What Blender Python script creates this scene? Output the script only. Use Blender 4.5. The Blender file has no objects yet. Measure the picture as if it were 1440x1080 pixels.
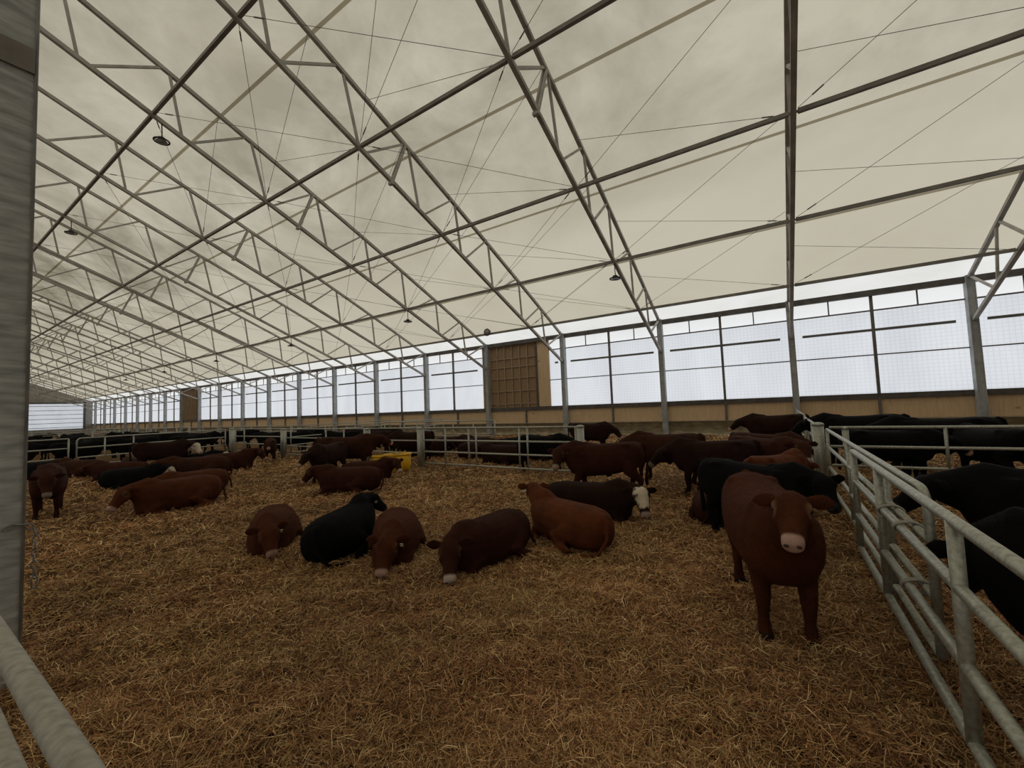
import bpy, bmesh, math, random
import numpy as np
from mathutils import Vector, Matrix

scene = bpy.context.scene
COL = scene.collection
rng = np.random.default_rng(7)
R = math.radians

# ------------------------------------------------------------------ helpers
def tag(o, label=None, cat=None, group=None, kind=None):
    if label: o['label'] = label
    if cat: o['category'] = cat
    if group: o['group'] = group
    if kind: o['kind'] = kind
    return o

def empty(name, loc=(0, 0, 0), rz=0.0):
    o = bpy.data.objects.new(name, None)
    o.location = loc
    o.rotation_euler = (0, 0, rz)
    COL.objects.link(o)
    return o

def link(name, mesh, mats=None, parent=None, loc=(0, 0, 0)):
    if mats is not None and len(mesh.materials) == 0:
        for m in (mats if isinstance(mats, (list, tuple)) else [mats]):
            mesh.materials.append(m)
    o = bpy.data.objects.new(name, mesh)
    o.location = loc
    COL.objects.link(o)
    if parent is not None:
        o.parent = parent
    return o

def copy_tree(o, parent=None):
    c = o.copy()
    COL.objects.link(c)
    c.parent = parent
    for ch in list(o.children):
        copy_tree(ch, c)
    return c

class MB:
    """collects vertices and faces of ONE mesh"""
    def __init__(s):
        s.v = []; s.f = []; s.smooth = []
    def add(s, vs, fs, smooth=False):
        b = len(s.v)
        s.v.extend([tuple(map(float, p)) for p in vs])
        s.f.extend([tuple(i + b for i in f) for f in fs])
        s.smooth.extend([smooth] * len(fs))
        return s
    def box(s, c, size, rot=None):
        hx, hy, hz = size[0] / 2, size[1] / 2, size[2] / 2
        P = [Vector((x, y, z)) for x in (-hx, hx) for y in (-hy, hy) for z in (-hz, hz)]
        if rot is not None: P = [rot @ p for p in P]
        c = Vector(c)
        return s.add([p + c for p in P], [(0, 1, 3, 2), (4, 6, 7, 5), (0, 4, 5, 1), (2, 3, 7, 6), (0, 2, 6, 4), (1, 5, 7, 3)])
    def beam(s, a, b, w, h, up=(0, 0, 1)):
        a, b = Vector(a), Vector(b)
        d = b - a; L = d.length; d.normalize()
        side = d.cross(Vector(up))
        if side.length < 1e-4: side = d.cross(Vector((0, 1, 0)))
        side.normalize(); u = side.cross(d)
        m = Matrix((d, side, u)).transposed()
        return s.box((a + b) / 2, (L, w, h), m)
    def tube(s, pts, r, n=10, caps=True):
        pts = [Vector(p) for p in pts]
        rings = []
        prev = None
        for i, p in enumerate(pts):
            if i == 0: t = pts[1] - p
            elif i == len(pts) - 1: t = p - pts[i - 1]
            else: t = (pts[i + 1] - p).normalized() + (p - pts[i - 1]).normalized()
            t.normalize()
            if prev is None:
                a = t.cross(Vector((0, 0, 1)))
                if a.length < 1e-3: a = t.cross(Vector((0, 1, 0)))
            else:
                a = prev - t * prev.dot(t)
            a.normalize(); prev = a
            b = t.cross(a)
            rr = r[i] if isinstance(r, (list, tuple)) else r
            rings.append([p + a * (rr * math.cos(2 * math.pi * k / n)) + b * (rr * math.sin(2 * math.pi * k / n)) for k in range(n)])
        return s.loft(rings, caps)
    def loft(s, rings, caps=True, smooth=True, closed=False):
        n = len(rings[0]); vs = [p for r in rings for p in r]; fs = []
        m = len(rings)
        for i in range(m if closed else m - 1):
            for k in range(n):
                k2 = (k + 1) % n; i2 = (i + 1) % m
                fs.append((i * n + k, i * n + k2, i2 * n + k2, i2 * n + k))
        if caps and not closed:
            fs.append(tuple(range(n - 1, -1, -1)))
            fs.append(tuple((m - 1) * n + k for k in range(n)))
        return s.add(vs, fs, smooth)
    def lathe(s, prof, n=20, c=(0, 0, 0)):
        rings = [[(c[0] + r * math.cos(2 * math.pi * k / n), c[1] + r * math.sin(2 * math.pi * k / n), c[2] + z) for k in range(n)] for r, z in prof]
        return s.loft(rings, True)
    def torus(s, c, r1, r2, ax='z', n=18, m=8):
        rings = []
        for i in range(n):
            t = 2 * math.pi * i / n
            ring = []
            for k in range(m):
                q = 2 * math.pi * k / m
                x = (r1 + r2 * math.cos(q)) * math.cos(t); y = (r1 + r2 * math.cos(q)) * math.sin(t); z = r2 * math.sin(q)
                p = (x, y, z) if ax == 'z' else ((x, z, y) if ax == 'y' else (z, x, y))
                ring.append((p[0] + c[0], p[1] + c[1], p[2] + c[2]))
            rings.append(ring)
        return s.loft(rings, False, True, True)
    def ball(s, c, r, n=10):
        if not isinstance(r, (tuple, list)): r = (r, r, r)
        rings = []
        for i in range(1, n):
            t = math.pi * i / n
            rings.append([(c[0] + r[0] * math.sin(t) * math.cos(2 * math.pi * k / (2 * n)), c[1] + r[1] * math.sin(t) * math.sin(2 * math.pi * k / (2 * n)), c[2] + r[2] * math.cos(t)) for k in range(2 * n)])
        return s.loft(rings, True)
    def mesh(s, name='m'):
        me = bpy.data.meshes.new(name)
        me.from_pydata(s.v, [], s.f)
        me.polygons.foreach_set('use_smooth', s.smooth)
        bm = bmesh.new(); bm.from_mesh(me)
        bmesh.ops.recalc_face_normals(bm, faces=bm.faces)
        bm.to_mesh(me); bm.free()
        me.update()
        return me
    def build(s, name, mat, parent=None, loc=(0, 0, 0)):
        return link(name, s.mesh(name), mat, parent, loc)

# ------------------------------------------------------------------ materials
def new_mat(name):
    m = bpy.data.materials.new(name); m.use_nodes = True
    nt = m.node_tree; nt.nodes.clear()
    out = nt.nodes.new('ShaderNodeOutputMaterial')
    return m, nt, out
def N(nt, t, **kw):
    n = nt.nodes.new(t)
    for k, v in kw.items(): setattr(n, k, v)
    return n
def ramp(nt, stops):
    r = nt.nodes.new('ShaderNodeValToRGB')
    e = r.color_ramp.elements
    while len(e) > 1: e.remove(e[-1])
    e[0].position = stops[0][0]; e[0].color = (*stops[0][1], 1)
    for p, c in stops[1:]:
        q = e.new(p); q.color = (*c, 1)
    return r
def coords(nt, scale=(1, 1, 1), kind='Object'):
    tc = N(nt, 'ShaderNodeTexCoord'); mp = N(nt, 'ShaderNodeMapping')
    mp.inputs['Scale'].default_value = scale
    nt.links.new(tc.outputs[kind], mp.inputs['Vector'])
    return mp.outputs['Vector']
def noise(nt, vec, scale, detail=4, rough=.55, dist=0.0):
    n = N(nt, 'ShaderNodeTexNoise')
    n.inputs['Scale'].default_value = scale; n.inputs['Detail'].default_value = detail
    n.inputs['Roughness'].default_value = rough; n.inputs['Distortion'].default_value = dist
    if vec is not None: nt.links.new(vec, n.inputs['Vector'])
    return n.outputs['Fac']
def principled(nt, out, rough=.6, metal=0.0, spec=.4):
    b = N(nt, 'ShaderNodeBsdfPrincipled')
    b.inputs['Roughness'].default_value = rough; b.inputs['Metallic'].default_value = metal
    b.inputs['Specular IOR Level'].default_value = spec
    nt.links.new(b.outputs[0], out.inputs['Surface'])
    return b
def bump(nt, b, fac, strength=.3, dist=.01):
    n = N(nt, 'ShaderNodeBump'); n.inputs['Strength'].default_value = strength; n.inputs['Distance'].default_value = dist
    nt.links.new(fac, n.inputs['Height']); nt.links.new(n.outputs[0], b.inputs['Normal'])
def simple(name, c1, c2, scale=4, rough=.6, metal=0.0, vscale=(1, 1, 1), spec=.4, lo=.35, hi=.65, bmp=0.0, kind='Object'):
    m, nt, out = new_mat(name)
    b = principled(nt, out, rough, metal, spec)
    f = noise(nt, coords(nt, vscale, kind), scale)
    r = ramp(nt, [(lo, c1), (hi, c2)])
    nt.links.new(f, r.inputs[0]); nt.links.new(r.outputs[0], b.inputs['Base Color'])
    if bmp: bump(nt, b, f, bmp)
    return m
def fabric(name, c1, c2, scale, lo, hi, tw=.85, vscale=(1, 1, 1), grid=0.0):
    """cloth that daylight shines through"""
    m, nt, out = new_mat(name)
    tr = N(nt, 'ShaderNodeBsdfTranslucent'); df = N(nt, 'ShaderNodeBsdfDiffuse'); mx = N(nt, 'ShaderNodeMixShader')
    mx.inputs[0].default_value = tw
    v = coords(nt, vscale)
    f = noise(nt, v, scale, 7, .62, .6)
    r = ramp(nt, [(lo, c1), (hi, c2)])
    nt.links.new(f, r.inputs[0])
    col = r.outputs[0]
    if grid:
        sx = N(nt, 'ShaderNodeSeparateXYZ'); nt.links.new(coords(nt), sx.inputs[0])
        prev = None
        for ax in ('X', 'Z'):
            a = N(nt, 'ShaderNodeMath', operation='MULTIPLY'); a.inputs[1].default_value = 1 / .16
            nt.links.new(sx.outputs[ax], a.inputs[0])
            b = N(nt, 'ShaderNodeMath', operation='FRACT'); nt.links.new(a.outputs[0], b.inputs[0])
            c = N(nt, 'ShaderNodeMath', operation='LESS_THAN'); c.inputs[1].default_value = .22; nt.links.new(b.outputs[0], c.inputs[0])
            if prev is None: prev = c
            else:
                d = N(nt, 'ShaderNodeMath', operation='MAXIMUM'); nt.links.new(prev.outputs[0], d.inputs[0]); nt.links.new(c.outputs[0], d.inputs[1]); prev = d
        e = N(nt, 'ShaderNodeMath', operation='MULTIPLY'); e.inputs[1].default_value = grid; nt.links.new(prev.outputs[0], e.inputs[0])
        g = N(nt, 'ShaderNodeMix', data_type='RGBA', blend_type='MULTIPLY')
        nt.links.new(e.outputs[0], g.inputs['Factor']); nt.links.new(col, g.inputs[6]); g.inputs[7].default_value = (.6, .62, .66, 1)
        col = g.outputs[2]
    nt.links.new(col, tr.inputs[0]); df.inputs[0].default_value = (.55, .53, .47, 1)
    nt.links.new(df.outputs[0], mx.inputs[1]); nt.links.new(tr.outputs[0], mx.inputs[2])
    nt.links.new(mx.outputs[0], out.inputs['Surface'])
    return m

M = {}
M['steel'] = simple('galvanised_steel', (.20, .20, .19), (.34, .34, .33), 7, .55, .35)
M['truss'] = simple('truss_steel', (.36, .345, .32), (.50, .485, .45), 2, .7, 0)
M['purlin'] = simple('purlin_steel', (.20, .185, .165), (.30, .28, .25), 2, .7, 0)
M['post'] = simple('post_steel', (.30, .31, .31), (.44, .45, .45), 3, .65, 0)
M['pipe'] = simple('pipe_galvanised', (.30, .30, .255), (.52, .525, .46), 30, .5, .6, bmp=.03, lo=.3, hi=.7)
M['pipe_worn'] = simple('pipe_worn', (.29, .275, .235), (.46, .44, .375), 34, .65, .05, bmp=.015, lo=.3, hi=.7)
M['cable'] = simple('cable_steel', (.10, .10, .095), (.15, .15, .14), 3, .5, .4)
M['black'] = simple('black_paint', (.02, .02, .022), (.035, .035, .035), 5, .5)
M['lens'] = simple('lamp_lens', (.35, .35, .34), (.45, .45, .44), 4, .35)
M['column'] = simple('column_galvanised', (.34, .36, .365), (.62, .64, .64), 3.0, .7, 0, vscale=(1, 1, 5), bmp=.1)
M['dark_beam'] = simple('dark_beam', (.075, .065, .055), (.12, .105, .09), 3, .7)
M['mullion'] = simple('mullion', (.12, .11, .10), (.18, .165, .15), 3, .7)
M['yellow'] = simple('yellow_plastic', (.66, .34, .006), (.82, .47, .012), 5, .45, vscale=(1, 1, .6))
M['lower'] = simple('stained_concrete', (.10, .072, .036), (.24, .18, .095), 2.2, .85, vscale=(1, 1, 3), lo=.3, hi=.7)
M['ledge'] = simple('ledge_wood', (.34, .27, .19), (.46, .38, .27), 4, .8)

M['end_wall'] = simple('end_wall_sheet', (.26, .245, .22), (.36, .34, .30), 1.2, .8)
M['eye'] = simple('eye_dark', (.006, .005, .004), (.012, .01, .008), 5, .12)
M['nostril'] = simple('nostril_dark', (.03, .012, .01), (.05, .02, .016), 8, .6)
M['tag_white'] = simple('tag_white', (.62, .60, .55), (.75, .73, .68), 8, .5)
M['tag_yellow'] = simple('tag_yellow', (.62, .45, .06), (.75, .55, .1), 8, .5)
M['hay'] = simple('hay', (.16, .12, .035), (.42, .33, .12), 22, .9)

# plywood with knots
def plywood(name, a, b, knot):
    m, nt, out = new_mat(name)
    bs = principled(nt, out, .8, 0, .25)
    f = noise(nt, coords(nt, (6, 6, .7)), 2.2, 6, .6, .8)
    r = ramp(nt, [(.3, a), (.7, b)]); nt.links.new(f, r.inputs[0])
    vo = N(nt, 'ShaderNodeTexVoronoi'); vo.inputs['Scale'].default_value = .9
    nt.links.new(coords(nt, (1, 1, 1.6)), vo.inputs['Vector'])
    k = ramp(nt, [(.03, (1, 1, 1)), (.11, (0, 0, 0))]); nt.links.new(vo.outputs['Distance'], k.inputs[0])
    mx = N(nt, 'ShaderNodeMix', data_type='RGBA')
    nt.links.new(k.outputs[0], mx.inputs['Factor']); nt.links.new(r.outputs[0], mx.inputs[6]); mx.inputs[7].default_value = (*knot, 1)
    nt.links.new(mx.outputs[2], bs.inputs['Base Color'])
    return m
M['ply'] = plywood('plywood', (.60, .42, .245), (.74, .55, .345), (.36, .19, .095))
M['ply_dark'] = plywood('plywood_dark', (.26, .17, .095), (.37, .245, .14), (.09, .05, .03))
M['pallet'] = plywood('slat_wood', (.30, .22, .15), (.42, .32, .21), (.2, .12, .07))

def stained_roof():
    m = fabric('roof_fabric', (.555, .50, .385), (.615, .56, .44), .09, .35, .65, .9)
    nt = m.node_tree
    tr = next(n for n in nt.nodes if n.type == 'BSDF_TRANSLUCENT')
    src = tr.inputs[0].links[0].from_socket
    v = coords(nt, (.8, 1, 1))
    a = noise(nt, v, .22, 7, .66, .35)          # mildew stains in cloudy patches
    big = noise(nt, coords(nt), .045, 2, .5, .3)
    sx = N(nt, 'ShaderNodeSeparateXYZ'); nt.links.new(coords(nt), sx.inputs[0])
    mr = N(nt, 'ShaderNodeMapRange'); mr.inputs[1].default_value = 17.5; mr.inputs[2].default_value = 9.5; mr.inputs[3].default_value = .0; mr.inputs[4].default_value = 1.0  # patches get darker from the eave side towards the ridge
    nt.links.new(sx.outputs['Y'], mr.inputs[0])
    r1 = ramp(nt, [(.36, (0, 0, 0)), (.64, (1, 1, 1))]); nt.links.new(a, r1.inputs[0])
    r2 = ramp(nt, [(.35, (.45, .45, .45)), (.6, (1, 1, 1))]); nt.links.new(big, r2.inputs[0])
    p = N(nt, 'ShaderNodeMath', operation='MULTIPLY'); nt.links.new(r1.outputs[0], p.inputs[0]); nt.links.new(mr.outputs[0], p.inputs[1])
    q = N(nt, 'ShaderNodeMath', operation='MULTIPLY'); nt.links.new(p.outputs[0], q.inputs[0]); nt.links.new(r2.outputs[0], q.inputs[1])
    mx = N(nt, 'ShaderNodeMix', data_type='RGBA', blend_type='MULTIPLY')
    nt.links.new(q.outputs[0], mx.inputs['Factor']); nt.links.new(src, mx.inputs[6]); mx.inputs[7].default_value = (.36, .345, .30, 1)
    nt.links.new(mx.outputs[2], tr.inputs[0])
    return m
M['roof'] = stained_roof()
M['roof_strip'] = fabric('roof_strip_fabric', (.41, .375, .30), (.47, .43, .345), .5, .3, .7, .9)
M['eave_glow'] = fabric('eave_glow_fabric', (.80, .785, .735), (.90, .89, .85), .4, .3, .7, .95)  # brighter eave sheet: glow of doubly lit cloth put into the colour
M['curtain'] = fabric('curtain_mesh', (.74, .75, .78), (.86, .87, .885), .55, .3, .7, .92, (1, 1, .25), grid=.22)
M['door_white'] = fabric('door_sheet', (.56, .58, .61), (.66, .68, .71), .6, .3, .7, .9)
M['clear'] = fabric('clear_film', (.93, .93, .93), (.97, .97, .97), .4, .3, .7, .97)

# cattle coat: colour from the coat pattern stored on the mesh
def coat_mat():
    m, nt, out = new_mat('cattle_coat')
    b = principled(nt, out, .85, 0, .10)
    at = N(nt, 'ShaderNodeAttribute'); at.attribute_name = 'coat'
    v = coords(nt)
    f = noise(nt, v, 5, 5, .6)
    f2 = noise(nt, coords(nt, (14, 14, 40)), 6, 3, .6, .5)
    r = ramp(nt, [(.3, (.72, .70, .68)), (.7, (1.25, 1.22, 1.18))]); nt.links.new(f, r.inputs[0])
    mx = N(nt, 'ShaderNodeMix', data_type='RGBA', blend_type='MULTIPLY'); mx.inputs['Factor'].default_value = 1
    nt.links.new(at.outputs['Color'], mx.inputs[6]); nt.links.new(r.outputs[0], mx.inputs[7])
    nt.links.new(mx.outputs[2], b.inputs['Base Color'])
    bump(nt, b, f2, .35, .012)
    return m
M['coat'] = coat_mat()
def hair_mat():
    m, nt, out = new_mat('cattle_hair')
    b = principled(nt, out, .8, 0, .12)
    at = N(nt, 'ShaderNodeAttribute'); at.attribute_name = 'coat'
    nt.links.new(at.outputs['Color'], b.inputs['Base Color'])
    return m
M['hair'] = hair_mat()

# straw bedding base and blades
def bed_mat():
    m, nt, out = new_mat('straw_bed')
    b = principled(nt, out, .95, 0, .1)
    f = noise(nt, coords(nt), .9, 6, .65)
    g = noise(nt, coords(nt), 16, 8, .75, 1.5)
    mx = N(nt, 'ShaderNodeMath', operation='ADD'); mx.use_clamp = True
    h_ = N(nt, 'ShaderNodeMath', operation='MULTIPLY'); h_.inputs[1].default_value = .55
    k_ = N(nt, 'ShaderNodeMath', operation='MULTIPLY'); k_.inputs[1].default_value = .45
    nt.links.new(f, h_.inputs[0]); nt.links.new(g, k_.inputs[0]); nt.links.new(h_.outputs[0], mx.inputs[0]); nt.links.new(k_.outputs[0], mx.inputs[1])
    r = ramp(nt, [(.34, (.06, .031, .013)), (.5, (.14, .078, .032)), (.66, (.26, .16, .068))])
    nt.links.new(mx.outputs[0], r.inputs[0]); nt.links.new(r.outputs[0], b.inputs['Base Color'])
    bump(nt, b, g, .8, .04)
    return m
M['bed'] = bed_mat()
def straw_mat():
    m, nt, out = new_mat('straw_blades')
    b = principled(nt, out, .7, 0, .25)
    at = N(nt, 'ShaderNodeAttribute'); at.attribute_name = 'straw'
    nt.links.new(at.outputs['Color'], b.inputs['Base Color'])
    return m
M['straw'] = straw_mat()

# ------------------------------------------------------------------ ground height
def gh(x, y):
    x = np.asarray(x, float); y = np.asarray(y, float)
    t = np.clip((y - 15) / 8.5, 0, 1); t = t * t * (3 - 2 * t)
    w = .035 * np.sin(1.3 * x + .7 * y) * np.sin(.9 * y - .5 * x) + .022 * np.sin(3.1 * x - 1.7 * y + 1) + .018 * np.sin(4.3 * y + 2.2 * x)
    w = w * np.clip(1.0 - np.abs(x) * .01, .3, 1)
    return .20 * t + w * .8 - .012
_rg = np.random.default_rng(3)
_W = [(a, f, p, .6 / f ** .75) for a, f, p in zip(_rg.random(26) * 6.283, np.geomspace(4.5, 26, 26), _rg.random(26) * 6.283)]
def relief(x, y):
    z = np.zeros_like(np.asarray(x, float))
    wx = x + .12 * np.sin(y * 4.3 + x); wy = y + .12 * np.sin(x * 3.9 - y)
    for a, f, p, q in _W: z = z + q * np.sin(f * (wx * math.cos(a) + wy * math.sin(a)) + p)
    return .024 * z
def g1(x, y): return float(gh(x, y))

# ------------------------------------------------------------------ building constants (metres)
S, X0, YW = 6.102, .897, 24.0
K0, K1 = -19, 2
def xt(k): return X0 + S * k
def z_top(y): v = YW - y; return 6.565 + .4507 * v - .00158 * v * v
def z_bot(y): v = YW - y; return 4.80 + .4090 * v
YR = -2.0
XEND, XNEAR = -118.0, 14.5

# ---- floor
xs = np.unique(np.concatenate([np.linspace(XEND, -30, 80), np.arange(-30, -14, .2), np.arange(-14, 3.5, .085), np.arange(3.5, XNEAR + .3, .25), [XNEAR]]))
ys = np.unique(np.concatenate([np.linspace(-28, -1, 40), np.arange(-1, .8, .15), np.arange(.8, 13, .085), np.arange(13, 24, .2), [24.0]]))
GX, GY = np.meshgrid(xs, ys)
fine = relief(GX, GY)
GZ = gh(GX, GY) + fine - .012
nx, ny = len(xs), len(ys)
idx = np.arange(nx * ny).reshape(ny, nx)
me = bpy.data.meshes.new('floor')
quads = np.stack([idx[:-1, :-1], idx[:-1, 1:], idx[1:, 1:], idx[1:, :-1]], -1).reshape(-1, 4)
me.vertices.add(nx * ny); me.vertices.foreach_set('co', np.stack([GX, GY, GZ], -1).astype(np.float32).ravel())
me.loops.add(quads.size); me.loops.foreach_set('vertex_index', quads.astype(np.int32).ravel())
me.polygons.add(len(quads)); me.polygons.foreach_set('loop_start', np.arange(0, quads.size, 4, dtype=np.int32))
me.polygons.foreach_set('use_smooth', np.ones(len(quads), bool))
me.update(calc_edges=True)
tag(link('floor', me, M['bed']), 'deep brown straw bedding covering the barn floor', 'floor', kind='structure')

# ---- loose straw (uncountable)
def straw_field(n, r0, r1, seed, cx=-.5, cy=0.0, a0=R(20), a1=R(178)):
    g = np.random.default_rng(seed)
    r = r0 * (r1 / r0) ** g.random(n)
    a = a0 + (a1 - a0) * g.random(n)
    x = cx + r * np.cos(a); y = cy + r * np.sin(a)
    ok = (x < 9) & (y > .25) & (y < 23.3) & (x > -34)
    x, y, r = x[ok], y[ok], r[ok]; n = len(x)
    L = (.045 + .115 * g.random(n) ** 1.5) * (1 + .04 * r)
    w = (.0024 + .0020 * g.random(n)) * (1 + .22 * np.maximum(r - 2, 0))
    clump = np.sin(x * 5.3 + 2 * np.sin(y * 3.1)) * np.sin(y * 6.1 + np.sin(x * 4.7)) * .5 + .5
    yaw = g.random(n) * 2 * np.pi
    pit = np.clip(g.normal(.14, .34, n), -.25, 1.3)
    lift = .004 + (.015 + .07 * clump) * g.random(n) ** 1.4
    z = gh(x, y) + relief(x, y) + lift
    d = np.stack([np.cos(yaw) * np.cos(pit), np.sin(yaw) * np.cos(pit), np.sin(pit)], -1)
    sd = np.stack([-np.sin(yaw), np.cos(yaw), np.zeros(n)], -1)
    roll = g.normal(0, .5, n)
    up = np.cross(d, sd)
    sd = sd * np.cos(roll)[:, None] + up * np.sin(roll)[:, None]
    c = np.stack([x, y, z], -1)
    bend = (g.normal(0, .10, n) * L)[:, None] * np.array([0, 0, 1.0]) + (g.normal(0, .12, n) * L)[:, None] * sd
    p0 = c - d * (L / 2)[:, None]; p2 = c + d * (L / 2)[:, None]; p1 = c + bend
    for p in (p0, p1, p2): p[:, 2] = np.maximum(p[:, 2], gh(p[:, 0], p[:, 1]) + relief(p[:, 0], p[:, 1]) - .012)
    W = sd * (w / 2)[:, None]
    V = np.stack([p0 - W, p0 + W, p1 - W * 1.1, p1 + W * 1.1, p2 - W * .7, p2 + W * .7], 1)
    b = (np.arange(n) * 6)[:, None]
    Q = np.concatenate([b + np.array([[0, 1, 3, 2]]), b + np.array([[2, 3, 5, 4]])], 1).reshape(-1, 4)
    pal = np.array([(.37, .195, .088), (.50, .30, .14), (.25, .118, .052), (.66, .45, .23), (.12, .058, .027), (.33, .24, .095), (.82, .64, .38)])
    pw = np.array([.25, .23, .18, .13, .12, .05, .04])
    ci = g.choice(len(pal), n, p=pw)
    patch = .5 + .5 * np.sin(x * .9 + 1.7 * np.sin(y * .7)) * np.sin(y * 1.1 + x * .4)
    p2 = (.5 + .5 * np.sin(x * 1.7 + 2.1 * np.sin(y * 1.3 + 1)) * np.sin(y * 2.3 + 1.4 * np.sin(x * 1.1)))[:, None]
    colr = pal[ci] * (np.array([1.14, 1.05, .98]) * (1 - p2) + np.array([1.09, 1.12, 1.0]) * p2) * (.8 + .35 * g.random(n))[:, None] * (.82 + .32 * patch)[:, None]
    return V.reshape(-1, 3), Q, np.repeat(colr, 6, 0)
VV, QQ, CC, base = [], [], [], 0
for n, r0, r1, sd in ((320000, 1.3, 8, 1), (330000, 3.5, 27, 2)):
    v, q, c = straw_field(n, r0, r1, sd)
    VV.append(v); QQ.append(q + base); CC.append(c); base += len(v)
v = np.concatenate(VV); q = np.concatenate(QQ); c = np.concatenate(CC)
me = bpy.data.meshes.new('loose_straw')
me.vertices.add(len(v)); me.vertices.foreach_set('co', v.astype(np.float32).ravel())
me.loops.add(q.size); me.loops.foreach_set('vertex_index', q.astype(np.int32).ravel())
me.polygons.add(len(q)); me.polygons.foreach_set('loop_start', np.arange(0, q.size, 4, dtype=np.int32))
me.update(calc_edges=True)
ca = me.color_attributes.new('straw', 'FLOAT_COLOR', 'POINT')
ca.data.foreach_set('color', np.concatenate([c, np.ones((len(c), 1))], 1).astype(np.float32).ravel())
tag(link('floor_straw', me, M['straw']), 'loose golden brown straw strewn over the whole pen floor', 'straw', kind='stuff')
del v, q, c, VV, QQ, CC

# ------------------------------------------------------------------ roof fabric
def roof_sheet(name, ya, yb, dz, mat, n=14, x0=XEND, x1=XNEAR, nxs=24):
    b = MB(); yy = np.linspace(ya, yb, n); xx = np.linspace(x0, x1, nxs)
    vs = [(x, y, z_top(y if y > YR else 2 * YR - y) + dz) for y in yy for x in xx]
    fs = [(j * nxs + i, j * nxs + i + 1, (j + 1) * nxs + i + 1, (j + 1) * nxs + i) for j in range(n - 1) for i in range(nxs - 1)]
    b.add(vs, fs, True)
    return b.build(name, mat)
DZ = .13
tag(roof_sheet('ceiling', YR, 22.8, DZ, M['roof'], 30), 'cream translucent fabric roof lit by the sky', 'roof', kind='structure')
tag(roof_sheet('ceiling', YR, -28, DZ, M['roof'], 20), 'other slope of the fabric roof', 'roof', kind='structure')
tag(roof_sheet('trim_1', 22.8, 25.0, DZ, M['eave_glow'], 6), 'eave fabric strip, daylight glow put into its pale colour', 'roof edge', kind='structure')
for i, y in enumerate((7.0, 11.2, 15.35, 19.2)):  # narrow greyer strips just under the roof cloth
    tag(roof_sheet('trim_%d' % (2 + i), y - .05, y + .05, DZ - .02, M['roof_strip'], 3), 'pale grey strip running along the fabric roof', 'roof seam', kind='structure')

# ------------------------------------------------------------------ back wall
b = MB()
b.box(((XEND + XNEAR) / 2, 24.22, 1.40), (XNEAR - XEND, .06, .92))
tag(b.build('wall_back', M['ply']), 'plywood band along the long side wall', 'wall', kind='structure')
b = MB(); b.box(((XEND + XNEAR) / 2, 24.30, .40), (XNEAR - XEND, .24, 1.10))
tag(b.build('baseboard_back', M['lower']), 'stained low wall under the plywood band', 'wall', kind='structure')
b = MB(); b.box(((XEND + XNEAR) / 2, 24.17, .935), (XNEAR - XEND, .12, .05))
tag(b.build('trim_6', M['ledge']), 'thin pale ledge under the plywood', 'ledge', kind='structure')
b = MB(); b.box(((XEND + XNEAR) / 2, 24.15, 1.92), (XNEAR - XEND, .14, .24))
tag(b.build('trim_7', M['dark_beam']), 'dark sill beam under the curtain windows', 'sill', kind='structure')
b = MB(); b.box(((XEND + XNEAR) / 2, 24.02, 6.55), (XNEAR - XEND, .2, .26))
tag(b.build('trim_8', M['dark_beam']), 'dark eave beam above the curtain windows', 'beam', kind='structure')
b = MB()
for k in range(K0, K1 + 1):
    b.box((xt(k) + S / 2, 24.13, 1.40), (.09, .12, .92))
tag(b.build('trim_9', M['mullion']), 'dark studs on the plywood band', 'stud', kind='structure')

# windows: one curtain bay between two posts
def bay(n, xa, xb):
    b = MB(); b.add([(xa, 24.2, 2.03), (xb, 24.2, 2.03), (xb, 24.2, 5.77), (xa, 24.2, 5.77)], [(0, 1, 2, 3)])
    w = b.build('window_%d' % n, M['curtain'])
    tag(w, 'white mesh curtain bay in the side wall', 'window', kind='structure')
    b = MB(); b.add([(xa, 24.2, 5.77), (xb, 24.2, 5.77), (xb, 24.2, 6.45), (xa, 24.2, 6.45)], [(0, 1, 2, 3)])
    b.build('clear_strip', M['clear'], w)
    if xb - xa > 4:
        xm = (xa + xb) / 2
        b = MB(); b.box((xm, 24.1, 4.24), (.11, .12, 4.42)); b.build('mullion', M['mullion'], w)
        for q in (.25, .75):
            b = MB(); b.box((xa + (xb - xa) * q, 24.14, 6.1), (.05, .05, .68)); b.build('hanger', M['mullion'], w)
    for z, t in ((5.77, .06), (4.89, .11), (3.77, .05)):
        g = .45 if t > .1 else .0
        b = MB(); b.box(((xa + xb) / 2, 24.12, z), (xb - xa - 2 * g, .07, t)); b.build('rail', M['mullion'], w)
n = 0
for k in range(K0 - 1, K1 + 1):
    xa = max(xt(k), XEND); xb = xt(k + 1)
    if k == -3:      # wooden bay
        bay(n + 1, xt(-2) - 1.12, xb); n += 1
        bay(n + 1, xt(-4), xt(-3) - .55); n += 1
        continue
    if k == -4: continue
    if k == -12:
        bay(n + 1, xa, xt(-12) + .0 + .001) if False else None
        continue
    n += 1; bay(n, xa, xb)

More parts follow.
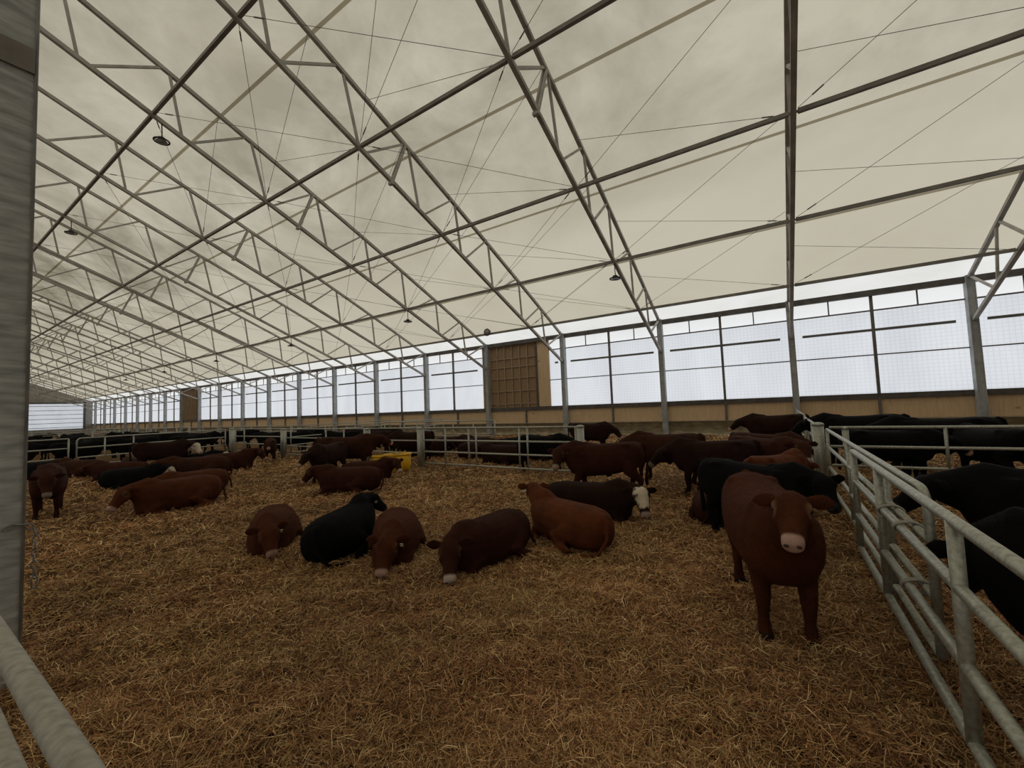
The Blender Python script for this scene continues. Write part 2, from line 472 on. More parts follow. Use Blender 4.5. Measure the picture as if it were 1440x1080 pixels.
# wooden door in the wall bay
def lattice_door(n, xa, xb, detailed=True):
    b = MB(); b.box(((xa + xb) / 2, 24.2, 4.25), (xb - xa, .06, 4.42))
    d = tag(b.build('door_%d' % n, M['ply_dark']), 'wooden framed panel filling a bay of the side wall', 'door', kind='structure')
    b = MB(); b.box((xb - .45, 24.15, 4.25), (.9, .06, 4.4)); b.build('plain_board', M['ply'], d)
    b = MB(); b.box((xb - .95, 24.1, 4.25), (.12, .12, 4.4)); b.build('stud', M['dark_beam'], d)
    x = xa + .75
    while x < xb - 1.2:
        b = MB(); b.box((x, 24.12, 4.25), (.07, .09, 4.4)); b.build('stud', M['pallet'], d)
        x += .62
    for z in (2.3, 3.2, 4.1, 4.89, 5.5):
        b = MB(); b.box(((xa + .6 + xb - 1.0) / 2, 24.13, z), (xb - xa - 1.6, .07, .07)); b.build('girt', M['pallet'], d)
    return d
lattice_door(1, xt(-3) - .55, xt(-2) - 1.12)
xa = xt(-12)
lattice_door(2, xt(-12) + .0, xt(-11), False)

# end wall
b = MB()
b.add([(XEND, -28, 0), (XEND, 13.1, 0), (XEND, 13.1, z_top(13.1) + DZ), (XEND, YR, z_top(YR) + DZ), (XEND, -28, 6.6)], [(0, 1, 2, 3, 4)])
b.add([(XEND, 22.9, 0), (XEND, 24.2, 0), (XEND, 24.2, 6.6), (XEND, 22.9, z_top(22.9) + DZ)], [(0, 1, 2, 3)])
b.add([(XEND, 13.1, 6.25), (XEND, 22.9, 6.25), (XEND, 22.9, z_top(22.9) + DZ), (XEND, 13.1, z_top(13.1) + DZ)], [(0, 1, 2, 3)])
b.add([(XEND, 13.1, 0), (XEND, 22.9, 0), (XEND, 22.9, 1.25), (XEND, 13.1, 1.25)], [(0, 1, 2, 3)])
tag(b.build('wall_left', M['end_wall']), 'dull grey end wall far away', 'wall', kind='structure')
b = MB(); b.add([(XEND + .12, 13.1, 1.25), (XEND + .12, 22.9, 1.25), (XEND + .12, 22.9, 6.25), (XEND + .12, 13.1, 6.25)], [(0, 1, 2, 3)])
d = tag(b.build('door_3', M['door_white']), 'white sheeted door in the far end wall', 'door', kind='structure')
for i in range(6):
    b = MB(); b.box((XEND + .22, 18.0, 1.6 + i * .83), (.05, 9.8, .09)); b.build('door_batten', M['steel'], d)
b = MB()
for y in (13.1, 22.95): b.box((XEND + .25, y, 3.8), (.25, .3, 5.6))
b.box((XEND + .25, 18, 6.35), (.25, 10.2, .25))
tag(b.build('trim_10', M['dark_beam']), 'dark frame around the far door', 'door frame', kind='structure')
# near end and opposite side
b = MB(); b.add([(XNEAR, -28, 0), (XNEAR, 24.2, 0), (XNEAR, 24.2, 6.6), (XNEAR, YR, z_top(YR) + DZ), (XNEAR, -28, 6.6)], [(0, 1, 2, 3, 4)])
tag(b.build('wall_right', M['end_wall']), 'near end wall', 'wall', kind='structure')
b = MB(); b.add([(XEND, -28, 0), (XNEAR, -28, 0), (XNEAR, -28, 2.0), (XEND, -28, 2.0)], [(0, 1, 2, 3)])
tag(b.build('wall_front', M['ply']), 'low wall on the other long side', 'wall', kind='structure')
b = MB(); b.add([(XEND, -28, 2.0), (XNEAR, -28, 2.0), (XNEAR, -28, 6.7), (XEND, -28, 6.7)], [(0, 1, 2, 3)])
n += 1
tag(b.build('window_%d' % n, M['curtain']), 'curtain of the other long side', 'window', kind='structure')

# ------------------------------------------------------------------ trusses
BN = [21.7, 19.1, 16.4, 14.05, 11.5, 8.75, 5.85, 3.2, .6]
TN = [23.92, 21.12, 18.65, 15.9, 13.45, 10.78, 7.95, 5.25, 2.6, 0.0]
def make_truss():
    t = empty('roof_truss', (0, 0, 0))
    b = MB()
    b.box((0, 23.98, 3.35), (.20, .30, 6.7))
    for sx in (-1, 1): b.box((sx * .115, 23.98, 3.35), (.03, .36, 6.7))
    b.build('post', M['post'], t)
    b = MB()
    yy = np.linspace(24.05, YR, 15)
    for a, c in zip(yy[:-1], yy[1:]): b.beam((0, a, z_top(a)), (0, c, z_top(c)), .13, .13)
    b.build('top_chord', M['truss'], t)
    b = MB()
    yy = np.linspace(23.8, YR, 8)
    for a, c in zip(yy[:-1], yy[1:]): b.beam((0, a, z_bot(a)), (0, c, z_bot(c)), .13, .13)
    b.build('bottom_chord', M['truss'], t)
    for i in range(len(BN)):
        for a, c in ((TN[i] - .1, BN[i] + .12), (TN[i + 1] + .1, BN[i] - .12)):
            b = MB(); b.beam((0, a, z_top(a)), (0, c, z_bot(c)), .075, .075); b.build('web', M['truss'], t)
    b = MB()
    for sx in (-.06, .06): b.beam((sx, 10.0, z_bot(10.0) - .1), (sx, 10.72, z_top(10.72)), .05, .09)
    b.box((0, 10.0, z_bot(10.0) - .1), (.2, .12, .1))
    b.build('splice_brace', M['truss'], t)
    b = MB(); b.box((0, 23.9, .16), (.42, .5, .05)); b.build('base_plate', M['steel'], t)
    return t
ORD = ['zeroth', 'first', 'second', 'third', 'fourth', 'fifth', 'sixth', 'seventh', 'eighth', 'ninth', 'tenth', 'eleventh', 'twelfth', 'thirteenth', 'fourteenth', 'fifteenth', 'sixteenth', 'seventeenth', 'eighteenth', 'nineteenth', 'twentieth']
proto = make_truss()
for k in range(K1 - 1, K0 - 1, -1):
    o = proto if k == K1 - 1 else copy_tree(proto)
    o.location = (xt(k), 0, 0)
    if k == 1: lab = 'steel roof truss cut by the right edge of the photo, on a grey wall post'
    elif k == 0: lab = 'steel roof truss seen edge-on as one vertical line above the right-hand gates'
    else: lab = 'steel lattice roof truss with wall post, %s to the left of the edge-on one' % ORD[-k]
    tag(o, lab, 'roof truss', 'roof trusses along the barn')

# purlins: five long lines under the bottom chords
PUR = [4.9, 8.66, 12.72, 16.4, 19.85]
PNAME = ['highest', 'second from the top', 'middle', 'second from the bottom', 'lowest']
for i, y in enumerate(PUR):
    t = empty('roof_purlin', (0, y, z_bot(y)))
    for k in range(K0, K1):
        b = MB(); b.beam((xt(k) + .10, 0, .02), (xt(k + 1) - .10, 0, .02), .10, .11)
        b.box((xt(k) + .05, 0, .02), (.1, .05, .05)); b.box((xt(k + 1) - .05, 0, .02), (.1, .05, .05))
        b.build('bay_tube', M['purlin'], t)
    tag(t, 'long dark roof purlin crossing all trusses, %s of the five' % PNAME[i], 'purlin', 'roof purlins')

# bracing cables
PANEL = ['uppermost', 'second', 'third', 'lowest']
def bayname(k):
    if k == 0: return 'first bay right of the edge-on truss'
    return '%s bay left of the edge-on truss' % ORD[-k]
def cable(a, c, lab, grp):
    a, c = Vector(a), Vector(c); L = (c - a).length
    o = empty('bracing_cable', a)
    o.rotation_mode = 'QUATERNION'; o.rotation_quaternion = (c - a).to_track_quat('X', 'Z')
    b = MB(); b.tube([(0, 0, 0), (L, 0, 0)], .0075, 5); b.build('wire', M['cable'], o)
    b = MB(); b.tube([(.35, 0, 0), (.62, 0, 0)], .02, 6); b.build('turnbuckle', M['steel'], o)
    tag(o, lab, 'cable', grp)
for k in range(-9, -1):
    for i in range(4):
        ya, yb = PUR[i], PUR[i + 1]
        for s in (0, 1):
            xa, xb = (xt(k), xt(k + 1)) if s == 0 else (xt(k + 1), xt(k))
            dx = .1 if s == 0 else -.1
            cable((xa + dx, ya + .05, z_bot(ya) + .08 + .04 * s), (xb - dx, yb - .05, z_bot(yb) + .08 + .04 * s),
                  'bracing cable rising %s, %s panel, %s' % ('left' if s == 0 else 'right', PANEL[i], bayname(k)), 'roof bracing cables')
for k in range(-4, 1):
    for i in range(4):
        ya, yb = PUR[i], PUR[i + 1]
        cable((xt(k) + .1, yb - .08, z_bot(yb) + .06), (xt(k + 1) - .08, ya + 2.0, z_top(ya + 2.0)),
              'cable rising right to the top chord, %s panel, %s' % (PANEL[i], bayname(k)), 'cables rising to the top chords')
        cable((xt(k + 1) - .1, yb + .08, z_bot(yb) + .06), (xt(k) + .08, yb + .35, z_top(yb + .35)),
              'cable running nearly level beside a purlin, %s panel, %s' % (PANEL[i], bayname(k)), 'level cables beside the purlins')

# round lamps
def make_lamp(name='barn_lamp'):
    t = empty(name, (0, 0, 0))
    b = MB(); b.tube([(0, 0, .62), (0, .01, .3), (.02, 0, .12)], .018, 6); b.build('hook', M['black'], t)
    b = MB(); b.lathe([(.05, .13), (.10, .12), (.115, .04), (.09, 0), (.02, -.01)], 16); b.build('driver_housing', M['black'], t)
    b = MB(); b.torus((0, 0, 0), .215, .028, 'z', 24, 8); b.build('ring', M['black'], t)
    for q in range(3):
        b = MB(); a = q * 2.094 + .4; b.tube([(.08 * math.cos(a), .08 * math.sin(a), .02), (.21 * math.cos(a), .21 * math.sin(a), 0)], .014, 6); b.build('spoke', M['black'], t)
    b = MB(); b.lathe([(.165, -.012), (.165, -.03), (.10, -.03), (.10, -.012)], 20); b.build('lens', M['lens'], t)
    return t
lp = make_lamp(); first = True
LN = {-1: 'nearest', -3: 'second', -5: 'third', -7: 'fourth', -9: 'fifth', -11: 'sixth'}
for k in (-1, -3, -5, -7, -9, -11):
    for y, row in ((16.4, 'lower'), (5.15, 'upper')):
        if row == 'upper' and k in (-1, -9, -11): continue
        o = lp if first else copy_tree(lp); first = False
        o.location = (xt(k), y, z_bot(y) - .70)
        if row == 'upper': lab = {-3: 'large black round lamp hanging high at the upper left', -5: 'round black lamp of the upper row near the grey column', -7: 'distant lamp of the upper row beside the grey column'}[k]
        else: lab = 'round barn lamp in the lower row, %s one from the right' % LN[k]
        tag(o, lab, 'lamp', 'round barn lamps')
t = empty('wall_fan', (-14.2, 19.85, z_bot(19.85)))
b = MB(); b.ball((0, -.12, .1), (.22, .16, .2), 8); b.build('housing', M['steel'], t)
b = MB(); b.torus((0, -.2, .1), .2, .03, 'y', 18, 6); b.build('rim', M['dark_beam'], t)
tag(t, 'small round grey fixture clamped to the lowest purlin above the wooden wall panel', 'fixture')

# ------------------------------------------------------------------ near column, chain
t = empty('steel_column', (-5.2, .60, 0))
b = MB()
b.box((-.13, .06, 7.1), (.26, .02, 14.2)); b.box((0, 0, 7.1), (.02, .14, 14.2)); b.box((-.13, -.26, 7.1), (.26, .02, 14.2))
b.box((0.0, -.1, 7.1), (.03, .34, 14.2))
b.build('shaft', M['column'], t)
b = MB(); b.box((.02, -.1, 5.18), (.03, .33, .22)); b.build('splice_plate', M['purlin'], t)
b = MB(); b.tube([(.02, .075, 0.1), (.02, .075, 14.2)], .012, 6); b.build('edge_bead', M['post'], t)
tag(t, 'wide grey galvanised steel column at the left edge of the photo', 'column')
t = empty('latch_chain', (-5.165, .70, 1.24))
pts = [(0, -.13, .0), (0, -.07, .03), (0, -.01, .02), (.01, .03, -.03)] + [(.01, .035 + .004 * math.sin(i), -.03 - .052 * i) for i in range(1, 8)]
for i in range(len(pts) - 1):
    a, c = Vector(pts[i]), Vector(pts[i + 1]); m_ = (a + c) / 2; d = (c - a)
    b = MB(); rg = []
    L = d.length * .62; d.normalize(); sd = Vector((1, 0, 0)) if i % 2 else d.cross(Vector((1, 0, 0))).normalized()
    q = [m_ + d * (L * math.cos(w)) + sd * (.017 * math.sin(w)) for w in np.linspace(0, 2 * math.pi, 11)[:-1]]
    q.append(q[0]); b.tube(q, .0055, 6, False); b.build('link', M['steel'], t)
b = MB(); b.tube([(.01, .04, -.39), (.01, .055, -.43), (.01, .05, -.50), (.01, .025, -.50), (.01, .02, -.43), (.01, .035, -.39)], .007, 6); b.build('snap_hook', M['steel'], t)
tag(t, 'short steel chain with snap hook hanging on the grey column', 'chain')

# ------------------------------------------------------------------ pipe fences
def upt(p0, p1, s): return Vector(p0) + (Vector(p1) - Vector(p0)) * s
def gate(p0, p1, rails, ups, label, r=.03, ru=None, ends=(True, True), round_end=None, group='galvanised pipe gates', cat='gate', name='pipe_gate', mat='pipe', loop=None):
    """rails: heights; ups: positions (m from p0) of inner uprights"""
    p0 = Vector((p0[0], p0[1], 0)); p1 = Vector((p1[0], p1[1], 0))
    d = (p1 - p0); L = d.length; d.normalize()
    t = empty(name, p0)
    t.rotation_euler = (0, 0, math.atan2(d.y, d.x))
    ru = ru or r
    zt, zb = max(rails), min(rails)
    for z in rails:
        b = MB()
        if z == zt and round_end:
            R_ = .16; pts = []
            if 0 in round_end:
                pts += [(0, 0, zb)] + [(R_ - R_ * math.cos(a), 0, zt - R_ + R_ * math.sin(a)) for a in np.linspace(0, math.pi / 2, 7)]
            else: pts += [(0, 0, zt)]
            if 1 in round_end:
                pts += [(L - R_ + R_ * math.sin(a), 0, zt - R_ + R_ * math.cos(a)) for a in np.linspace(0, math.pi / 2, 7)] + [(L, 0, zb)]
            else: pts += [(L, 0, zt)]
            b.tube(pts, r, 12); b.build('curved_top_rail', M[mat], t)
        else:
            b.tube([(0, 0, z), (L * .5, 0, z), (L, 0, z)], r, 12); b.build('rail', M[mat], t)
    us = list(ups)
    if ends[0] and not (round_end and 0 in round_end): us.append(0)
    if ends[1] and not (round_end and 1 in round_end): us.append(L)
    for u in us:
        b = MB(); b.tube([(u, 0, zb), (u, 0, (zb + zt) / 2), (u, 0, zt)], ru, 12); b.build('upright', M[mat], t)
    if loop is not None:
        b = MB(); b.tube([(loop + .0, 0, 1.08)] + [(loop - .35 * math.sin(a), 0, .78 + .3 * math.cos(a)) for a in np.linspace(0, math.pi, 11)] + [(loop, 0, .48)], r * .8, 8)
        b.build('latch_loop', M[mat], t)
    tag(t, label, cat, group)
    return t
def post(x, y, h, r, label, cap=True):
    t = empty('fence_post', (x, y, g1(x, y) - .05))
    b = MB(); b.tube([(0, 0, 0), (0, 0, h * .5), (0, 0, h)], r, 18); b.build('shaft', M['pipe'], t)
    b = MB(); b.lathe([(r * 1.08, h - .02), (r * 1.08, h + .02), (r * .7, h + .045), (.01, h + .055)], 18); b.build('cap', M['pipe'], t)
    tag(t, label, 'post', 'fence posts')

RA = (1.32, .95, .53, .12)
gate((.80, .42), (.80, 6.73), RA, (.5, 2.86, 4.85), 'nearest galvanised pipe gate running along the right side of the photo', r=.034, ru=.036)
gate((.90, 4.2), (.90, 10.92), (1.32, .95, .53, .14), (1.3, 3.8), 'second pipe gate on the right with a rounded end lapping behind the nearest one', r=.032, round_end=(0,))
gate((.84, 11.2), (.84, 17.0), (1.32, .95, .53, .16), (1.2, 2.9, 4.4), 'pipe gate beyond the thick round post on the right', r=.03)
gate((.84, 17.15), (.84, 23.6), (1.40, 1.0, .6, .25), (2.0, 4.2), 'farthest pipe gate on the right, ending at the side wall', r=.03)
post(.76, 11.06, 1.50, .105, 'thick round fence post where the right-hand gates meet the cross rails')
post(1.28, 11.6, 1.36, .06, 'square-set post at the start of the cross rails on the right')
gate((1.0, 11.6), (9.0, 11.6), (1.32, .90, .48), (1.85, 5.5), 'pipe cross fence behind the black cattle at the right edge', r=.03, ends=(False, True), cat='fence', name='pipe_fence', group='pipe fences')
# clamps on the nearest gates
for y, z, lab in ((5.15, .95, 'upper chain tie linking the two nearest right-hand gates'), (4.55, .95, 'rusty clamp on the middle rail of the nearest gate'), (4.45, .53, 'lower chain tie on the nearest right-hand gate')):
    t = empty('gate_tie', (.85, y, z))
    for j in range(3):
        b = MB(); n_ = 14
        pts = [(.095 * math.cos(a), .02 * (j - 1) + .012 * math.sin(2 * a), .05 * math.sin(a)) for a in np.linspace(0, 2 * math.pi, n_)]
        b.tube(pts, .009, 6, False); b.build('wrap', M['pipe_worn'], t)
    tag(t, lab, 'chain', 'chain ties on the gates')
# front fence along the feed alley
gate((-5.1, .240), (.72, .240), (1.36, 1.06, .76, .46), (.12, 4.7), 'pale pipe fence at the bottom left corner of the photo', r=.029, cat='fence', name='pipe_fence', group='pipe fences', ends=(False, True), mat='pipe_worn')
# cross fence in the middle distance
RC = (1.42, .98, .57, .15)
post(-11.05, 10.85, 1.50, .10, 'fence post beside the yellow tub')
post(-4.72, 10.9, 1.52, .11, 'fence post at the right end of the middle gate')
gate((-10.9, 10.9), (-4.86, 10.9), RC, (1.05, 2.1, 2.42, 4.12, 4.42), 'wide middle pipe gate to the right of the yellow tub', r=.03)
gate((-14.0, 10.95), (-11.15, 10.95), (1.42, .95, .5), (), 'short pipe fence panel behind the yellow tub', r=.026, cat='fence', name='pipe_fence', group='pipe fences')
post(-14.15, 10.95, 1.46, .10, 'fence post left of the brown cow by the yellow tub')
gate((-20.3, 10.95), (-14.35, 10.95), (1.42, 1.0, .6, .2), (3.3, 4.6), 'pipe gate left of the brown cow by the yellow tub', r=.028)
post(-20.55, 10.95, 1.46, .11, 'fence post beside the small brown calf')
gate((-25.5, 10.95), (-20.75, 10.95), (1.45, 1.05, .66, .26), (1.0,), 'pipe gate with a latch loop left of the small brown calf', r=.028, loop=1.0)
post(-25.95, 10.95, 1.50, .13, 'thick corner post in the far left of the pen')
gate((-26.0, 10.65), (-26.0, 4.85), (1.44, 1.02, .59, .24), (3.9, 4.9), 'long pipe gate behind the lying cattle group at left', r=.03, round_end=(1,))
gate((-26.0, 4.6), (-26.0, -1.5), (1.44, 1.02, .59, .24), (2.5,), 'pipe gate at the left edge beside the grey column', r=.03)
# far fences
farF = [((-27.2, 15.0), (-27.2, 23.4)), ((-44, 15.2), (-27.4, 15.2)), ((-60, 15.2), (-44.2, 15.2)), ((-46, 14.9), (-46, 4)), ((-62, 14.9), (-62, 2)), ((-80, 15.2), (-60.3, 15.2)), ((-20.5, 11.3), (-20.5, 22.5)), ((-12.0, 17.0), (-20.3, 17.0))]
farL = ['far pipe fence running back to the side wall behind the pens', 'far pipe fence along the next pen, nearer part', 'far pipe fence along the next pen, farther part', 'cross gate closing the second far pen', 'cross gate closing the third far pen', 'farthest pipe fence toward the end wall', 'pipe fence dividing the pens behind the small brown calf', 'pipe fence behind the dark cattle near the side wall']
for (a, c), lab in zip(farF, farL):
    L = (Vector(c) - Vector(a)).length
    za = g1(*a)
    gate(a, c, (1.42 + za, 1.02 + za, .62 + za, .25 + za), [L * q / 6 for q in range(1, 6)], lab, r=.03, cat='fence', name='pipe_fence', group='far pipe fences')

# ------------------------------------------------------------------ yellow tub
t = empty('feed_tub', (-11.35, 10.05, g1(-11.35, 10.05) - .03)); t.scale = (.80, .80, .92)
def rrect(w, d, z, n=28, p=3.2):
    return [(w * math.copysign(abs(math.cos(a)) ** (2 / p), math.cos(a)), d * math.copysign(abs(math.sin(a)) ** (2 / p), math.sin(a)), z) for a in np.linspace(0, 2 * math.pi, n + 1)[:-1]]
b = MB(); b.loft([rrect(.50, .36, 0), rrect(.56, .42, .25), rrect(.58, .44, .70), rrect(.53, .39, .71), rrect(.50, .36, .45)]); b.build('body', M['yellow'], t)
b = MB(); b.loft([rrect(.60, .46, .67), rrect(.61, .47, .70), rrect(.58, .44, .73), rrect(.55, .41, .70)]); b.build('rim', M['yellow'], t)
t.rotation_euler = (0, 0, R(50))
tag(t, 'yellow plastic feed tub standing at the fence post', 'tub')
t2 = empty('feed_tub', (-11.77, 9.54, g1(-11.8, 9.5) - .03)); t2.scale = (.75, .75, 1); t2.rotation_euler = (0, 0, R(50))
b = MB(); b.loft([rrect(.24, .28, 0), rrect(.27, .32, .25), rrect(.28, .33, .60), rrect(.25, .30, .61), rrect(.23, .28, .4)]); b.build('body', M['yellow'], t2)
b = MB(); b.loft([rrect(.30, .35, .575), rrect(.31, .36, .60), rrect(.28, .33, .63), rrect(.26, .31, .60)]); b.build('rim', M['yellow'], t2)
tag(t2, 'smaller lower yellow tub left of the big yellow one', 'tub')
b = MB(); g = random.Random(4)
for i in range(260):
    x, y = g.uniform(-.46, .46), g.uniform(-.33, .33); z = .55 + .24 * max(0, 1 - (x / .5) ** 2 - (y / .4) ** 2) * g.random()
    a = g.uniform(0, 6.28); L = g.uniform(.08, .2); dz = g.uniform(-.03, .07)
    b.tube([(x, y, z), (x + L * math.cos(a) * .6, y + L * math.sin(a) * .6, z + dz)], .006, 3)
b.loft([rrect(.48, .34, .5), rrect(.46, .32, .60), rrect(.2, .15, .70)])
o = b.build('hay', M['hay'], None, (-11.35, 10.05, t.location.z)); o.rotation_euler = (0, 0, R(50)); o.scale = (.80, .80, .95)
tag(o, 'heap of hay filling the yellow tub', 'hay', kind='stuff')

# ------------------------------------------------------------------ cattle
def ell(c, A, B, ra, rb, n=16, p=2.0, flat=0.0):
    c = np.array(c, float); out = []
    for k in range(n):
        t = 2 * math.pi * k / n; ca, sa = math.cos(t), math.sin(t)
        x = ra * math.copysign(abs(ca) ** (2 / p), ca); y = rb * math.copysign(abs(sa) ** (2 / p), sa)
        out.append(c + A * x + B * y)
    return out
def nrm(v): v = np.array(v, float); return v / np.linalg.norm(v)
EX, EY, EZ = np.eye(3)
def limb(b, pts, n=10):
    """pts: (pos, lateral radius, fore-aft radius)"""
    P = [np.array(p[0], float) for p in pts]; rings = []
    for i, (pp, ra, rb) in enumerate(pts):
        t = P[min(i + 1, len(P) - 1)] - P[max(i - 1, 0)]; t = nrm(t)
        A = EY - t * t[1]
        A = nrm(A) if np.linalg.norm(A) > .2 else EX
        B = np.cross(t, A)
        rings.append(ell(P[i], A, B, ra, rb, n))
    b.loft(rings)
def ypdir(yaw, pitch): return np.array([math.cos(pitch) * math.cos(yaw), math.cos(pitch) * math.sin(yaw), math.sin(pitch)])

COATS = {'red': (.070, .021, .0085), 'bright': (.098, .029, .0105), 'dark': (.022, .0088, .0058), 'brown': (.040, .0150, .0078), 'black': (.0042, .0042, .0046), 'mahogany': (.040, .0122, .0068)}
def cow_mesh(pose, coat, neck=(0, 20, .46), head=(0, -35), hs=1.0, fold=1, vox=.022, white=None, muzzle=(.42, .27, .22), seed=0, thin=1.0, tailside=0, step=0.0, earx=.0):
    g = random.Random(seed)
    b = MB()
    if pose == 'stand':
        T = [(-.86, .95, .10, .09), (-.82, .93, .20, .17), (-.70, .895, .275, .235), (-.50, .86, .31, .27), (-.25, .82, .325, .285), (.02, .80, .335, .295), (.28, .79, .345, .285), (.48, .79, .345, .265), (.64, .81, .30, .225), (.74, .86, .20, .155), (.78, .87, .10, .09)]
        b.loft([ell((x, 0, z), EY, EZ, ry * thin, rz, 18, 2.25) for x, z, rz, ry in T])
        base = np.array([.60, 0, .97]); chest = np.array([.42, 0, .90])
        for s in (-1, 1):
            o = step * s
            limb(b, [((.44, s * .13, .86), .12, .17), ((.46, s * .17, .66), .10, .13), ((.44 + o * .4, s * .165, .52), .075, .09), ((.475 + o * .8, s * .155, .36), .062, .068), ((.47 + o, s * .155, .30), .056, .060), ((.46 + o * 1.1, s * .155, .18), .041, .044), ((.475 + o * 1.2, s * .155, .09), .05, .055), ((.50 + o * 1.2, s * .155, .04), .056, .07), ((.51 + o * 1.2, s * .155, -.01), .058, .075)])
            h = -step * s * .8
            limb(b, [((-.62, s * .13, .92), .13, .20), ((-.58, s * .17, .72), .125, .20), ((-.55 + h * .3, s * .18, .58), .095, .145), ((-.65 + h * .7, s * .17, .45), .065, .085), ((-.71 + h, s * .165, .39), .052, .07), ((-.68 + h * 1.1, s * .165, .30), .047, .054), ((-.655 + h * 1.2, s * .165, .18), .041, .045), ((-.64 + h * 1.2, s * .165, .09), .05, .056), ((-.615 + h * 1.2, s * .165, .04), .056, .07), ((-.605 + h * 1.2, s * .165, -.01), .058, .075)])
        ts = tailside * .08
        limb(b, [((-.80, 0, 1.14), .045, .05), ((-.89, ts * .3, 1.10), .04, .04), ((-.93, ts * .6, .95), .032, .032), ((-.92, ts, .70), .028, .028), ((-.90, ts, .50), .034, .034), ((-.89, ts, .36), .045, .045), ((-.89, ts, .26), .03, .03)], 8)
        limb(b, [((-.12, 0, .52), .10, .08), ((-.14, 0, .44), .05, .05)], 8)
    else:
        T = [(-.86, .34, .10, .10), (-.82, .34, .22, .22), (-.70, .345, .30, .31), (-.48, .345, .335, .36), (-.2, .335, .345, .375), (.06, .335, .35, .37), (.30, .345, .345, .33), (.48, .37, .32, .28), (.63, .41, .26, .22), (.73, .44, .19, .155), (.77, .45, .09, .08)]
        b.loft([ell((x, fold * .03 * math.cos(x * 2), z), EY, EZ, ry * thin, rz, 18, 2.35) for x, z, rz, ry in T])
        b.ball((.50, 0, .24), (.24, .25, .25), 8)
        base = np.array([.58, 0, .50 + .08 * max(-1, min(1, neck[1] / 25))]); chest = np.array([.42, 0, .45])
        for s in (-1, 1):
            f = s * fold
            limb(b, [((.40, s * .16, .38), .13, .18), ((.46, s * .21, .20), .10, .12), ((.60, s * .20, .085), .070, .07), ((.66, s * .19, .055), .055, .055), ((.58, s * .25, .045), .048, .048), ((.45, s * .29, .04), .045, .045), ((.36, s * .30, .04), .05, .05)])
            out = .40 if f > 0 else .30
            limb(b, [((-.55, s * .16, .42), .17, .24), ((-.35, s * (out - .08), .30), .13, .19), ((-.14, s * out, .20), .10, .12), ((-.30, s * (out + .04), .10), .07, .08), ((-.50, s * (out + .05), .065), .055, .06), ((-.34, s * (out + .08), .05), .045, .045), ((-.16, s * (out + .09), .045), .05, .05), ((-.06, s * (out + .09), .035), .05, .055)])
        limb(b, [((-.80, 0, .58), .045, .05), ((-.90, fold * .03, .48), .038, .038), ((-.93, fold * .12, .25), .03, .03), ((-.88, fold * .26, .08), .03, .03), ((-.74, fold * .36, .05), .04, .035), ((-.62, fold * .42, .05), .025, .025)], 8)
    ny, npit, nl = R(neck[0]), R(neck[1]), neck[2] * .78
    # neck bends progressively towards its direction
    for s in (-1, 1):   # hip bones, shoulder blades
        zt = 1.14 if pose == 'stand' else .60
        b.ball((-.50, s * .15, zt - .035), (.12, .08, .055), 6)
        b.ball((.44, s * .155, zt - .26), (.16, .10, .25), 7)
        b.ball((-.66, s * .13, zt - .24), (.20, .13, .24), 7)
    b.ball((.40, 0, zt - .005), (.20, .05, .05), 6); b.ball((-.72, 0, zt - .04), (.16, .07, .06), 6)
    p1 = base + ypdir(ny * .5, npit * .9) * nl * .5
    poll = p1 + ypdir(ny, npit) * nl * .5
    hy, hp = R(head[0]), R(head[1])
    F = ypdir(hy, hp); Lf = np.array([-math.sin(hy), math.cos(hy), 0]); U = np.cross(F, Lf)
    hr = .11 * hs
    ring = []
    pts = [(chest, .21, .29), (base, .185, .265), (p1 - EZ * .03, .155, .215), (poll - U * .02, .122 * hs, .145 * hs), (poll + F * .07 * hs - U * .025, .10 * hs, .105 * hs)]
    P = [np.array(p[0]) for p in pts]
    for i in range(len(pts)):
        t = nrm(P[min(i + 1, 4)] - P[max(i - 1, 0)])
        A = nrm(np.cross(EZ, t)); B = np.cross(t, A)
        ring.append(ell(P[i], A, B, pts[i][1] * (thin if i < 2 else 1), pts[i][2], 14))
    b.loft(ring)
    # dewlap / throat
    limb(b, [(chest + EX * .10 - EZ * .16, .07, .12), ((chest + p1) / 2 + EX * .06 - EZ * .15, .05, .09), (p1 - EZ * .13, .045, .06), (poll - U * .09, .05, .06)], 8)
    # head
    H = [(-.075, .035, .055, .05, 2), (-.03, .03, .098, .085, 2.2), (.03, .02, .122, .108, 2.5), (.095, .008, .128, .118, 2.6), (.16, -.012, .112, .116, 2.6), (.23, -.03, .092, .10, 2.5), (.30, -.042, .080, .088, 2.5), (.355, -.05, .078, .080, 2.5), (.40, -.055, .080, .075, 2.5), (.435, -.058, .071, .062, 2.4), (.455, -.06, .048, .040, 2.2)]
    b.loft([ell(poll + (F * s_ + U * u_) * hs, Lf, U, w_ * hs, h_ * hs, 18, p_) for s_, u_, w_, h_, p_ in H])
    for s in (-1, 1):   # brow over the eye, cheek, ear
        e = poll + (F * .095 + Lf * s * .105 + U * .055) * hs
        b.ball(e, .042 * hs, 6)
        b.ball(poll + (F * .13 + Lf * s * .07 - U * .05) * hs, (.07 * hs, .07 * hs, .07 * hs), 6)
        od = nrm(Lf * s * 1.0 - F * (.15 + earx) + U * (.02 + g.uniform(-.12, .1)))
        wd = nrm(U * .9 - F * .35); td = nrm(np.cross(od, wd))
        st = poll + (F * -.005 + Lf * s * .085 + U * .045) * hs
        er = []
        for q, ww, tt in ((0, .034, .028), (.045, .050, .022), (.09, .073, .019), (.135, .074, .018), (.175, .054, .016), (.21, .018, .013)):
            er.append(ell(st + od * q * hs - wd * .15 * q * hs, wd, td, ww * hs, tt * hs, 10))
        b.loft(er)
    tmp = bpy.data.objects.new('tmp_body', b.mesh('tmp_body')); COL.objects.link(tmp)
